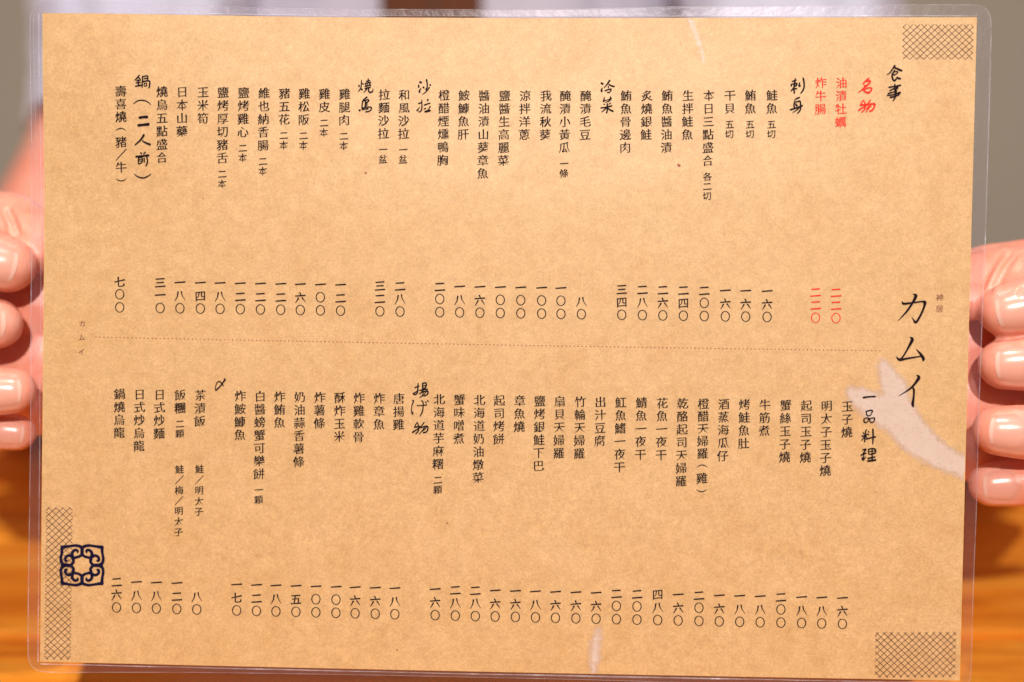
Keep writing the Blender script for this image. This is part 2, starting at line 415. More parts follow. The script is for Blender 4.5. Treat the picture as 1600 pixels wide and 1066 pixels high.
# ------------------------------------------------------------------ printing on the sheet
Z_PALE, Z_LINE, Z_TEXT = 0.00006, 0.00010, 0.00014
fcu = bpy.data.curves.new('glyph', 'FONT'); fob = bpy.data.objects.new('glyph', fcu); COL.objects.link(fob)
GC = {}
def glyph(ch, wt):
    key = (ch, wt)
    if key in GC: return GC[key]
    if ch == '〇':
        V = []; Fc = []; n = 28
        for i in range(n):
            a = 2 * math.pi * i / n
            tw = 0.036 + 0.022 * abs(math.cos(a - 0.25))
            for r in (1.0, 1.0 - tw * 2.6):
                V.append((0.5 + 0.385 * r * math.cos(a), 0.38 + 0.44 * r * math.sin(a)))
        for i in range(n):
            j = (i + 1) % n; Fc.append((2 * i, 2 * j, 2 * j + 1, 2 * i + 1))
        GC[key] = (V, Fc); return GC[key]
    fcu.body = ch
    bpy.context.view_layer.update(); dg = bpy.context.evaluated_depsgraph_get()
    cu = fob.to_curve(dg)
    base = [[(b.co.copy(), b.handle_left.copy(), b.handle_right.copy()) for b in sp.bezier_points] for sp in cu.splines]
    fob.to_curve_clear()
    def area(P): return sum(P[k][0].x * P[(k + 1) % len(P)][0].y - P[(k + 1) % len(P)][0].x * P[k][0].y for k in range(len(P))) / 2
    sgn = 1 if max((area(P) for P in base), key=abs) > 0 else -1
    def bez_area(P):
        pts = []
        for k in range(len(P)):
            a, b_, c, d = P[k][0], P[k][2], P[(k + 1) % len(P)][1], P[(k + 1) % len(P)][0]
            for t in (0, 1 / 3, 2 / 3):
                u = 1 - t; pts.append(a * u ** 3 + b_ * 3 * u * u * t + c * 3 * u * t * t + d * t ** 3)
        return sum(pts[k].x * pts[k - 1].y - pts[k - 1].x * pts[k].y for k in range(len(pts))) / -2
    dense = max(0.35, min(1.0, 50 / sum(len(P) for P in base)))      # crowded characters have finer strokes already
    best = None
    for strength in (1.0, 0.6, 0.3, 0.0):
        out = []
        for P in base:
            n = len(P); shift = [Vector((0, 0)) for _ in range(n)]
            PP = [Vector((b[0].x, b[0].y)) for b in P]
            for k in range(n):
                A, B = PP[k], PP[(k + 1) % n]; e = B - A
                if not 0.045 < e.length < 0.105: continue
                p, q = A - PP[k - 1], PP[(k + 2) % n] - B
                if p.length < 0.06 or q.length < 0.06: continue
                c1 = (p.x * e.y - p.y * e.x) / (p.length * e.length); c2 = (e.x * q.y - e.y * q.x) / (e.length * q.length)
                if c1 * sgn < 0.75 or c2 * sgn < 0.75: continue          # a square stroke end: give it a pen's shape
                nn = Vector((e.y, -e.x)).normalized() * sgn; h = e / 2
                if nn.x > 0.8: k_, mv = 1 + 0.45 * dense, Vector((0.012, -0.010)) * dense
                elif nn.x < -0.8: k_, mv = 1.2, Vector((-0.010, 0.004))
                elif nn.y > 0.6: k_, mv = 1.35, Vector((0.0, 0.012))
                elif nn.y < -0.9: k_, mv = 0.75, Vector((0.0, -0.012))
                else: k_, mv = 0.25, nn * 0.025
                shift[k] = mv - h * (k_ - 1); shift[(k + 1) % n] = mv + h * (k_ - 1)
            R_ = []
            for k, (c_, hl, hr) in enumerate(P):
                tl = c_ - hl; tr = hr - c_
                if tl.length < 1e-6: tl = c_ - P[k - 1][0]
                if tr.length < 1e-6: tr = P[(k + 1) % n][0] - c_
                n1 = Vector((tl.y, -tl.x)).normalized() * sgn; n2 = Vector((tr.y, -tr.x)).normalized() * sgn
                # brush pen look: horizontals thinner than verticals, rising to the right
                def off(nv): return Vector((nv.x * wt[0], nv.y * wt[1])) * dense
                o = off(n1) if (n1 - n2).length < 0.3 else off(n1) + off(n2)
                o = Vector((max(-abs(wt[0]), min(abs(wt[0]), o.x)), max(-abs(wt[1]), min(abs(wt[1]), o.y)))) * strength + shift[k] * strength
                def tf(p):
                    x, y = p.x + o.x, p.y + o.y
                    return Vector((x - 0.015 * (y - 0.38), y + 0.085 * (x - 0.5), 0))
                R_.append((tf(c_), tf(hl), tf(hr)))
            out.append(R_)
        nc = bpy.data.curves.new('g', 'CURVE'); nc.dimensions = '2D'; nc.fill_mode = 'FRONT'; nc.resolution_u = 2
        for R_ in out:
            ns = nc.splines.new('BEZIER'); ns.bezier_points.add(len(R_) - 1); ns.use_cyclic_u = True
            for nb, (c_, hl, hr) in zip(ns.bezier_points, R_):
                nb.handle_left_type = nb.handle_right_type = 'FREE'
                nb.co = c_; nb.handle_left = hl; nb.handle_right = hr
        no = bpy.data.objects.new('g', nc); COL.objects.link(no)
        bpy.context.view_layer.update(); dg = bpy.context.evaluated_depsgraph_get()
        me = bpy.data.meshes.new_from_object(no.evaluated_get(dg), depsgraph=dg)
        want = abs(sum(bez_area(R_) for R_ in out)); got = sum(p.area for p in me.polygons)
        g = ([(v.co.x, v.co.y) for v in me.vertices], [tuple(p.vertices) for p in me.polygons])
        bpy.data.objects.remove(no); bpy.data.curves.remove(nc); bpy.data.meshes.remove(me)
        err = abs(want - got) / want
        if best is None or err < best[0]: best = (err, g)
        if err < 0.035: break                                        # every contour filled as it should
    GC[key] = best[1]; return best[1]

def stroke(V, Fc, pts, to, z, flat_tip=False, sub=5):
    """a brush stroke: smooth polyline of (x, y, width) laid on the sheet; to() maps to photo pixels"""
    P = [Vector(p) for p in pts]; Q = []
    for i in range(len(P) - 1):
        p0 = P[max(0, i - 1)]; p1 = P[i]; p2 = P[i + 1]; p3 = P[min(len(P) - 1, i + 2)]
        for s in range(sub):
            t = s / sub; t2 = t * t; t3 = t2 * t
            Q.append(0.5 * ((2 * p1) + (p2 - p0) * t + (2 * p0 - 5 * p1 + 4 * p2 - p3) * t2 + (3 * p1 - p0 - 3 * p2 + p3) * t3))
    Q.append(P[-1])
    rows = []
    def row(c, d, w):
        n = Vector((-d.y, d.x)); a = c + n * w * 0.5; b = c - n * w * 0.5
        rows.append((a, b))
    dirs = []
    for i in range(len(Q)):
        a = Q[max(0, i - 1)]; b = Q[min(len(Q) - 1, i + 1)]
        d = Vector((b.x - a.x, b.y - a.y)); dirs.append(d.normalized() if d.length > 1e-9 else Vector((1, 0)))
    c0 = Vector((Q[0].x, Q[0].y)); w0 = abs(Q[0].z)
    row(c0 - dirs[0] * w0 * 0.45, dirs[0], w0 * 0.35); row(c0 - dirs[0] * w0 * 0.25, dirs[0], w0 * 0.8)
    for q, d in zip(Q, dirs): row(Vector((q.x, q.y)), d, max(0.0, q.z))
    c1 = Vector((Q[-1].x, Q[-1].y)); w1 = abs(Q[-1].z)
    row(c1 + dirs[-1] * w1 * 0.25, dirs[-1], w1 * 0.8); row(c1 + dirs[-1] * w1 * 0.45, dirs[-1], w1 * 0.35)
    n0 = len(V)
    for a, b in rows:
        V.append(S(*to(a), z)); V.append(S(*to(b), z))
    for i in range(len(rows) - 1):
        k = n0 + 2 * i; Fc.append((k, k + 2, k + 3, k + 1))
ZC = [0]
def zt():
    ZC[0] = (ZC[0] + 1) % 9; return Z_TEXT + ZC[0] * 0.000004

def put(V, Fc, ch, cx, cy, em, wt=(0.001, -0.020), z=None):
    z = Z_TEXT if z is None else z
    if ch in '（）／':
        if ch == '（': st = [(-0.46, 0.13, 0.02), (-0.25, -0.02, 0.07), (0, -0.08, 0.085), (0.25, -0.02, 0.07), (0.46, 0.13, 0.02)]
        elif ch == '）': st = [(-0.46, -0.13, 0.02), (-0.25, 0.02, 0.07), (0, 0.08, 0.085), (0.25, 0.02, 0.07), (0.46, -0.13, 0.02)]
        else: st = [(0.46, -0.48, 0.06), (0, 0.0, 0.075), (-0.46, 0.50, 0.05)]
        stroke(V, Fc, st, lambda p: (cx + p.x * em, cy + p.y * em), z, sub=3)
        return
    gv, gf = glyph(ch, wt)
    for dx, dy, dz in ((-0.014, 0.006, 0), (0.014, -0.006, 0.00001)):      # the pen's width: two passes side by side
        n0 = len(V)
        for x, y in gv: V.append(S(cx + (x - 0.5 + dx) * em, cy - (y - 0.38 + dy) * em, z + dz))
        for f in gf: Fc.append(tuple(n0 + i for i in f))

# columns: measured on the photo.  (x at its top, dish, small note, price)
TOP = [(1315, '油漬牡蠣', None, '二二〇', 'r'), (1283, '炸牛腸', None, '二二〇', 'r'),
  (1206.5, '鮭魚', '五切', '一六〇'), (1173, '鮪魚', '五切', '一六〇'), (1141, '干貝', '五切', '一六〇'), (1108, '本日三點盛合', '各二切', '二〇〇'),
  (1075.3, '生拌鮭魚', None, '二四〇'), (1043, '鮪魚醬油漬', None, '二六〇'), (1011, '炙燒銀鮭', None, '二八〇'), (978.6, '鮪魚骨邊肉', None, '三四〇'),
  (915.3, '醃漬毛豆', None, '八〇'), (883.3, '醃漬小黃瓜', '一條', '一〇〇'), (853, '我流秋葵', None, '一〇〇'), (820.3, '涼拌洋蔥', None, '一〇〇'),
  (788.2, '鹽醬生高麗菜', None, '一〇〇'), (756.2, '醬油漬山葵章魚', None, '一六〇'), (724.5, '鮟鱇魚肝', None, '一八〇'), (693.3, '橙醋煙燻鴨胸', None, '二〇〇'),
  (631, '和風沙拉', '一盆', '二八〇'), (599.5, '拉麵沙拉', '一盆', '三二〇'), (537.8, '雞腿肉', '二本', '一二〇'), (506.2, '雞皮', '二本', '一〇〇'),
  (474.7, '雞松阪', '二本', '一六〇'), (444, '豬五花', '二本', '一二〇'), (412.2, '維也納香腸', '二本', '一二〇'), (380.6, '鹽烤雞心', '二本', '一二〇'),
  (349, '鹽烤厚切豬舌', '二本', '一八〇'), (318, '玉米筍', None, '一四〇'), (286, '日本山藥', None, '一八〇'), (255, '燒鳥五點盛合', None, '三一〇'),
  (191.6, '壽喜燒（豬／牛）', None, '七〇〇')]
LOW = [(1324, '玉子燒', None, '一六〇'), (1291.6, '明太子玉子燒', None, '一八〇'), (1260, '起司玉子燒', None, '一八〇'), (1227.6, '蟹絲玉子燒', None, '二〇〇'),
  (1195, '牛筋煮', None, '一八〇'), (1163, '烤鮭魚肚', None, '一八〇'), (1131, '酒蒸海瓜仔', None, '一六〇'), (1099.2, '橙醋天婦羅（雞）', None, '二〇〇'),
  (1066.6, '乾酪起司天婦羅', None, '一六〇'), (1034.6, '花魚一夜干', None, '四八〇'), (1002.2, '鯖魚一夜干', None, '二〇〇'), (970, '魟魚鰭一夜干', None, '二〇〇'),
  (938.2, '出汁豆腐', None, '一六〇'), (906.6, '竹輪天婦羅', None, '一六〇'), (874.7, '扇貝天婦羅', None, '一六〇'), (843.4, '鹽烤銀鮭下巴', None, '一八〇'),
  (812, '章魚燒', None, '一六〇'), (780.3, '起司烤餅', None, '一六〇'), (749.3, '北海道奶油燉菜', None, '二八〇'), (718, '蟹味噌煮', None, '二八〇'),
  (686.4, '北海道芋麻糬', '二顆', '一六〇'), (623.4, '唐揚雞', None, '一八〇'), (592.7, '炸章魚', None, '一六〇'), (561.2, '炸雞軟骨', None, '一六〇'),
  (531.2, '酥炸玉米', None, '一〇〇'), (499.8, '炸薯條', None, '一〇〇'), (468.5, '奶油蒜香薯條', None, '一五〇'), (437.2, '炸鮪魚', None, '一八〇'),
  (406.7, '白醬螃蟹可樂餅', '一顆', '一二〇'), (375.6, '炸鮟鱇魚', None, '一七〇'), (313, '茶漬飯', None, '八〇'), (281.7, '飯糰', '二顆', '一二〇'),
  (249.6, '日式炒麵', None, '一八〇'), (218.3, '日式炒烏龍', None, '一八〇'), (187, '鍋燒烏龍', None, '二六〇')]
def lean(x): return -0.0118 - 0.0145 * (x - 65) / 1460       # how far a column drifts per pixel down (the sheet's perspective)
def colx(x0, y0, y): return x0 + lean(x0) * (y - y0)
def column(x0, y0, txt, note, ink_m, pitch=20.45):
    V = []; Fc = []; y = y0
    for ch in txt:
        if ch in '（）': y_step = 0.93
        put(V, Fc, ch, colx(x0, y0, y), y, 18.2); y += pitch * (0.96 if '（' in txt else 1.0)
    if note:
        y += 4.6 if True else 0
        for ch in note:
            put(V, Fc, ch, colx(x0, y0, y) + 0.2, y, 14.2, (-0.001, -0.012)); y += 15.3
    return on_paper('dish_name', V, Fc, ink_m, 'red printed dish name' if ink_m is M_RED else None)
def price(x0, yb, y0, txt, ink_m):
    V = []; Fc = []
    st = 20.1
    for k, ch in enumerate(reversed(txt)):
        y = yb - k * st - (0 if k == 0 else (0.4 if ch == '〇' else -0.5))
        if ch in '一': y -= 0.6
        put(V, Fc, ch, colx(x0, y0, yb), y, 17.6 if ch != '〇' else 18.2, (0.002, -0.004))
    return on_paper('price', V, Fc, ink_m, 'red printed price' if ink_m is M_RED else None)
for row in TOP:
    x0, txt, note, pr = row[:4]; m = M_RED if len(row) > 4 else M_INK
    y0 = (129.3 if m is M_RED else 144.0 + 4.6 * sm((x0 - 180) / 700)) 
    pit = 20.45
    column(x0, y0, txt, note, m, pit)
    price(x0, 480.2 + (x0 - 188) * 0.01475, y0, pr, m)
for row in LOW:
    x0, txt, note, pr = row
    y0 = 615.6 + (x0 - 187) * 0.01685
    column(x0, y0, txt, note, M_INK, 20.2)
    price(x0, 948.8 + (x0 - 187) * 0.0224, y0, pr, M_INK)
for x0, txt, ys in ((312, '鮭／明太子', (733, 749.6, 766, 783, 799)), (280.7, '鮭／梅／明太子', (733.3, 749.7, 766, 782, 798, 814.6, 831))):
    V = []; Fc = []
    for ch, y in zip(txt, ys): put(V, Fc, ch, colx(x0, 733, y), y, 14.0, (-0.001, -0.012))
    on_paper('dish_option', V, Fc, M_INK)
for ch_list, em, mat in (([('カ', 128.5, 505.5), ('ム', 128, 527.5), ('イ', 127.6, 550)], 11.0, M_BROWN), ([('神', 1468.4, 465), ('居', 1467.8, 482.5)], 12.0, M_BROWN)):
    V = []; Fc = []
    for ch, x, y in ch_list: put(V, Fc, ch, x, y, em, (-0.006, -0.014))
    on_paper('small_lettering', V, Fc, mat)
bpy.data.objects.remove(fob); bpy.data.curves.remove(fcu)

# brush headings: strokes (x, y, width) read off enlarged crops of the photo
def brush(name, origin, sc, strokes, mat, label=None, z0=None):
    V = []; Fc = []
    for st in strokes:
        st = [(x, y, w * 1.24) for x, y, w in st] if name != 'crest' else [(x, y, w * 1.12) for x, y, w in st]
        stroke(V, Fc, st, lambda p: (origin[0] + p.x / sc, origin[1] + p.y / sc), zt())
    return on_paper(name, V, Fc, mat, label)
brush('section_heading', (1370, 90), 13.33, [
 [(375,170,34),(320,250,26),(270,320,22),(215,355,14)], [(365,205,26),(430,235,34),(515,272,36)],
 [(375,265,26),(340,320,26),(350,360,24),(400,345,18),(435,310,22),(420,290,20),(370,300,18)],
 [(325,330,26),(320,400,30),(340,460,30),(375,480,30),(420,420,22),(440,405,20)], [(440,430,30),(485,440,34)],
 [(375,550,22),(380,640,36),(390,740,36),(385,820,30),(340,900,22)], [(255,620,26),(370,600,26),(490,580,30)],
 [(275,690,24),(350,650,22),(440,625,24),(410,665,20)], [(240,750,26),(340,720,24),(420,700,22)],
 [(220,790,24),(340,775,24),(490,725,30)], [(280,830,28),(360,815,28),(450,780,26),(480,740,26)]], M_INK)
brush('section_heading', (1330, 110), 14.22, [
 [(390,180,34),(330,230,30),(265,295,24)], [(320,250,20),(375,240,26),(425,240,34),(390,300,30),(310,370,32),(230,440,26),(165,490,14)],
 [(290,330,26),(340,350,30)], [(275,430,30),(320,480,34),(390,495,38),(440,450,32),(455,400,30),(400,385,26),(300,420,24)],
 [(280,665,26),(235,710,22),(210,775,30)], [(215,775,34),(290,765,36),(400,755,36),(500,745,34),(525,760,34),(500,840,30),(460,890,32),(415,905,28)],
 [(300,700,24),(310,780,30),(295,870,30),(235,930,22)], [(165,890,30),(220,850,26),(310,800,24)], [(425,665,26),(380,730,28),(340,790,22)],
 [(430,770,26),(390,840,28),(320,930,16)], [(345,850,26),(390,810,30),(440,800,24)]], M_RED, 'red brush lettered heading')
brush('section_heading', (1225, 110), 14.2, [
 [(190,240,24),(275,210,24)], [(255,175,22),(240,300,34),(225,400,30),(235,500,28)], [(170,340,26),(165,310,24),(240,290,22),(290,285,26),(280,330,26),(230,350,24)],
 [(225,370,26),(190,420,24),(160,455,18)], [(255,400,24),(285,405,26)], [(350,275,24),(340,340,34),(365,335,30)], [(432,170,30),(450,270,30),(450,370,30),(415,455,28),(375,505,20)],
 [(345,600,30),(290,620,28),(235,660,16)], [(240,690,24),(225,760,28),(235,830,30)], [(245,695,20),(310,690,26),(360,680,28),(370,760,28),(370,850,28),(340,915,26),(300,955,18)],
 [(265,740,28),(280,780,30),(300,770,20)], [(150,870,32),(250,840,30),(340,810,34),(405,780,34)], [(330,840,22),(270,890,18),(190,930,10)]], M_INK)
brush('section_heading', (200, 110), 5.92, [
 [(120,55,10),(100,80,10),(80,100,7)], [(110,70,9),(130,90,9)], [(95,105,8),(130,100,9)], [(90,125,8),(130,120,9)], [(110,95,9),(112,150,10)], [(85,155,10),(140,145,12)],
 [(150,65,10),(150,105,10)], [(150,68,8),(195,60,10),(195,100,9)], [(165,85,8),(195,80,8)], [(145,115,10),(210,105,11),(212,150,11),(205,170,9)], [(148,112,10),(145,165,9)],
 [(165,130,8),(185,128,8),(185,150,8),(165,152,7),(165,130,7)],
 [(65,315,5),(100,290,8),(145,283,9),(190,295,8),(222,322,5)], [(120,443,20),(150,437,18),(185,436,22)], [(108,513,20),(150,508,18),(197,503,22)],
 [(155,602,16),(125,645,13),(75,692,10)], [(140,655,8),(175,675,14),(210,688,16)],
 [(125,765,12),(130,775,10)], [(165,760,11),(150,775,9)], [(82,800,15),(140,795,14),(195,788,16)], [(105,805,10),(100,850,10),(105,870,9)], [(110,810,8),(135,808,10),(135,850,9),(105,868,8)],
 [(110,825,6),(133,825,6)], [(110,840,6),(133,840,6)], [(155,815,11),(155,850,10)], [(180,805,12),(185,850,11),(170,885,9)],
 [(62,960,5),(95,985,9),(140,996,10),(180,985,9),(215,960,5)]], M_INK)
brush('section_heading', (930, 115), 15.23, [
 [(150,210,36),(180,225,40)], [(175,320,14),(150,380,38),(160,405,38)], [(348,145,34),(290,230,28),(215,320,16)], [(330,240,24),(390,275,30),(455,288,32)], [(315,290,26),(320,308,28)],
 [(235,395,24),(310,365,26),(380,355,30),(370,400,22),(320,440,16)], [(290,430,20),(340,438,24)],
 [(220,555,22),(205,630,28),(210,650,24)], [(195,640,30),(280,615,14),(350,595,24),(370,545,30)], [(385,580,30),(330,640,24),(240,675,10)], [(200,718,16),(225,718,22)], [(365,690,22),(330,715,16)],
 [(140,805,28),(250,790,26),(395,755,30)], [(290,710,30),(290,800,36),(290,870,30),(270,925,28)], [(270,800,26),(210,860,22),(155,905,14)], [(300,810,26),(360,855,30),(425,885,34)]], M_INK)
brush('section_heading', (640, 115), 15.22, [
 [(235,185,40),(260,190,40)], [(200,255,26),(205,300,34)], [(265,320,8),(230,380,30),(222,420,40)], [(390,130,36),(405,210,28),(405,310,28),(375,365,28)], [(315,310,36),(325,315,36)],
 [(475,250,34),(485,256,32)], [(460,310,26),(410,380,24),(350,440,20),(285,482,8)],
 [(205,700,26),(270,675,22)], [(280,615,20),(282,720,24),(280,830,26),(265,870,24),(220,905,20),(205,880,14)], [(230,780,10),(190,840,22),(160,875,28),(180,860,20)], [(425,605,36),(420,640,16)],
 [(345,735,30),(410,710,26),(475,690,24)], [(340,830,24),(375,815,22)], [(480,770,28),(440,840,18),(390,885,22)], [(360,895,36),(430,880,40),(480,868,34)]], M_INK)
brush('section_heading', (550, 115), 15.22, [
 [(150,270,34),(155,285,34)], [(210,140,22),(205,260,22),(190,340,22),(140,410,16)], [(235,225,22),(265,235,20)], [(205,350,24),(230,370,30)], [(325,165,20),(410,150,22)], [(372,110,24),(365,200,24)],
 [(300,215,22),(430,195,24)], [(300,215,20),(320,270,24)], [(425,200,24),(400,250,22),(430,275,20)], [(350,230,18),(350,280,22)], [(300,290,26),(360,275,22),(430,255,20)], [(300,345,30),(360,325,28),(420,315,26)],
 [(345,340,24),(310,390,20),(265,435,14)], [(385,330,24),(380,395,26),(410,430,30),(460,420,26),(485,380,20),(480,345,14)],
 [(340,550,34),(300,580,26),(255,620,26),(235,680,26),(228,760,26),(230,820,26)], [(260,640,26),(320,620,24),(375,610,26),(385,640,26),(340,670,20)], [(310,650,28),(310,770,36)],
 [(310,695,26),(350,690,26)], [(310,740,24),(350,735,24)], [(225,820,26),(300,795,24),(400,785,26),(450,800,28),(440,850,26),(390,890,24),(320,900,28)], [(165,865,40),(185,860,30)], [(235,845,26),(290,835,24)], [(310,835,24),(370,825,28)]], M_INK)
brush('section_heading', (635, 590), 11.22, [
 [(150,180,18),(180,165,18),(220,150,20)], [(205,105,18),(200,200,20),(190,270,20),(155,305,16)], [(215,220,10),(150,265,18),(120,285,22),(150,300,16)], [(285,100,20),(285,190,22)],
 [(285,100,18),(345,98,22),(340,170,20),(290,195,18)], [(290,145,16),(335,140,14)], [(235,225,18),(300,212,20),(370,205,20)], [(300,215,18),(260,265,20),(230,280,14)],
 [(265,255,20),(330,245,20),(375,240,24),(370,290,20),(310,325,16)], [(300,260,14),(280,310,14),(235,350,12)], [(340,255,12),(310,300,12),(270,330,10)],
 [(110,400,18),(125,415,20),(95,500,14),(92,590,16),(110,640,22),(118,600,8)], [(190,492,16),(260,490,12),(355,480,20)], [(262,405,14),(292,430,18),(292,530,18),(275,610,18),(235,680,12)],
 [(335,425,18),(352,445,14)], [(370,405,18),(388,422,14)],
 [(195,785,16),(160,830,16),(145,865,16)], [(145,870,22),(210,860,20),(250,855,14)], [(205,810,18),(215,900,20),(200,950,20),(165,985,18)], [(110,960,26),(160,925,20),(250,870,12)], [(310,785,18),(280,830,16),(250,870,14)],
 [(255,880,16),(330,855,20),(375,860,22),(370,920,20),(345,955,20),(300,965,22)], [(320,870,16),(280,930,16),(225,990,10)], [(350,870,14),(320,910,14),(280,940,10)]], M_INK)
brush('section_heading', (1335, 605), 8.53, [
 [(120,138,22),(200,128,18),(275,125,20)],
 [(155,320,14),(165,370,14),(185,385,12)], [(160,322,14),(210,310,16),(240,315,16),(225,350,12),(210,375,12),(180,380,10)], [(125,425,14),(130,465,16),(150,470,14)],
 [(128,425,12),(160,410,14),(185,415,14),(180,450,12),(160,470,12),(135,468,10)], [(200,420,14),(210,465,14),(230,470,12)], [(202,420,12),(245,410,14),(268,415,16),(260,455,12),(235,470,14),(210,465,10)],
 [(115,605,12),(125,620,12)], [(160,565,14),(145,600,12)], [(100,655,14),(140,640,14),(180,625,14)], [(150,580,14),(140,660,18),(135,730,14)], [(135,655,14),(110,690,12),(95,710,10)], [(150,650,12),(165,670,12)],
 [(185,590,14),(195,600,12)], [(180,625,12),(192,635,12)], [(160,690,18),(220,675,16),(278,662,18)], [(245,560,18),(248,660,18),(243,755,14)],
 [(110,835,16),(155,825,14),(140,850,12),(115,880,14)], [(90,905,18),(125,890,14),(155,880,14)], [(135,840,12),(125,900,14),(115,960,14)], [(100,940,14),(115,970,18),(150,925,10)], [(185,830,14),(190,890,14)],
 [(190,825,14),(245,818,16),(280,835,18),(270,880,16),(200,895,14)], [(195,858,10),(270,850,10)], [(235,825,14),(235,985,16)], [(180,950,18),(270,930,18)], [(180,985,22),(280,970,22)]], M_INK)
brush('shop_lettering', (1385, 440), 4.845, [
 [(200,95,4),(215,100,14),(222,112,20),(195,165,14),(150,230,12),(90,295,4)],
 [(120,155,8),(132,168,14),(200,160,10),(270,152,10),(290,158,20),(285,190,14),(265,240,13),(235,295,14),(218,308,16),(205,290,8),(192,272,4)],
 [(178,420,4),(195,440,20),(165,500,13),(130,560,10),(105,590,12)], [(75,570,5),(100,592,16),(160,582,12),(258,566,8)], [(225,513,4),(255,545,14),(278,580,20),(278,595,14)],
 [(228,708,5),(245,725,20),(225,760,16),(180,810,12),(92,867,3)], [(195,800,8),(207,820,13),(205,880,13),(198,925,18),(202,945,12)]], M_INK)
brush('section_heading', (320, 580), 23.68, [[(705,270,10),(745,310,58),(690,400,40),(580,550,40),(470,660,46),(405,720,30)],
 [(405,715,30),(395,640,26),(415,520,26),(460,420,30),(530,385,34),(590,410,34),(650,480,44),(690,550,24)]], M_INK)
QUAD = [[(575,190,60),(530,160,50),(450,145,46),(340,158,42),(215,178,58)], [(205,172,58),(200,280,46),(182,380,46),(195,460,50),(240,505,60)],
 [(575,190,56),(575,320,60)], [(215,508,60),(380,510,50)], [(575,310,50),(520,350,44),(440,372,46),(410,400,54),(418,450,44),(370,505,50)],
 [(415,385,54),(392,325,54),(400,265,48),(450,228,46),(495,245,40),(490,275,26)], [(415,375,54),(350,332,48),(290,345,46),(262,390,48),(275,430,40),(300,425,26)]]
crest = []
for mx in (0, 1):
    for my in (0, 1):
        for st in QUAD:
            crest.append([((1150 - x if mx else x), (1022 - y if my else y), w) for x, y, w in st])
brush('crest', (80, 840), 11.84, crest, M_NAVY, 'dark blue square crest of four curled hearts')

# diamond lattice patches
def lattice(x0, y0, x1, y1, pitch, w1, w2, drift=0.0):
    V = []; Fc = []
    def seg(a, b, w, z):
        stroke(V, Fc, [(a[0], a[1], w), ((a[0] + b[0]) / 2, (a[1] + b[1]) / 2, w), (b[0], b[1], w)], lambda p: (p.x + drift * (p.y - y0), p.y), z, sub=2)
    def clip(c, s):
        # line y = s*(x) + c clipped to the patch
        pts = []
        for x in (x0, x1):
            y = s * x + c
            if y0 - 1e-6 <= y <= y1 + 1e-6: pts.append((x, y))
        for y in (y0, y1):
            x = (y - c) / s
            if x0 < x < x1: pts.append((x, y))
        return pts[:2] if len(pts) >= 2 else None
    for s, w, z in ((-1, w1, Z_LINE), (1, w2, Z_LINE + 0.00001)):
        s *= 0.93
        cs = [y - s * x for x in (x0, x1) for y in (y0, y1)]
        c = min(cs) + pitch * 0.4
        while c < max(cs):
            p = clip(c, s)
            if p and (Vector(p[0]) - Vector(p[1])).length > 2: seg(p[0], p[1], w * random.uniform(0.8, 1.15), z)
            c += pitch * 0.965
    return on_paper('diamond_lattice', V, Fc, M_LINE)
lattice(1411, 38.5, 1521, 92.5, 10.5, 1.0, 0.6, -0.02)
lattice(1368, 988, 1494, 1058, 10.6, 1.0, 0.95, -0.024)
lattice(72.5, 793, 113.5, 1030, 10.6, 0.85, 0.85, -0.012)
# dotted rule
V = []; Fc = []
x = 150.0
while x < 1376:
    y = 526.8 + (x - 150) * 0.01745 + 1.2 * math.sin((x - 150) / 1225 * math.pi)
    stroke(V, Fc, [(x - 0.6, y, 1.25), (x + 0.6, y, 1.25)], lambda p: (p.x, p.y), Z_LINE, sub=1)
    x += 6.28
on_paper('dotted_rule', V, Fc, M_DOT)
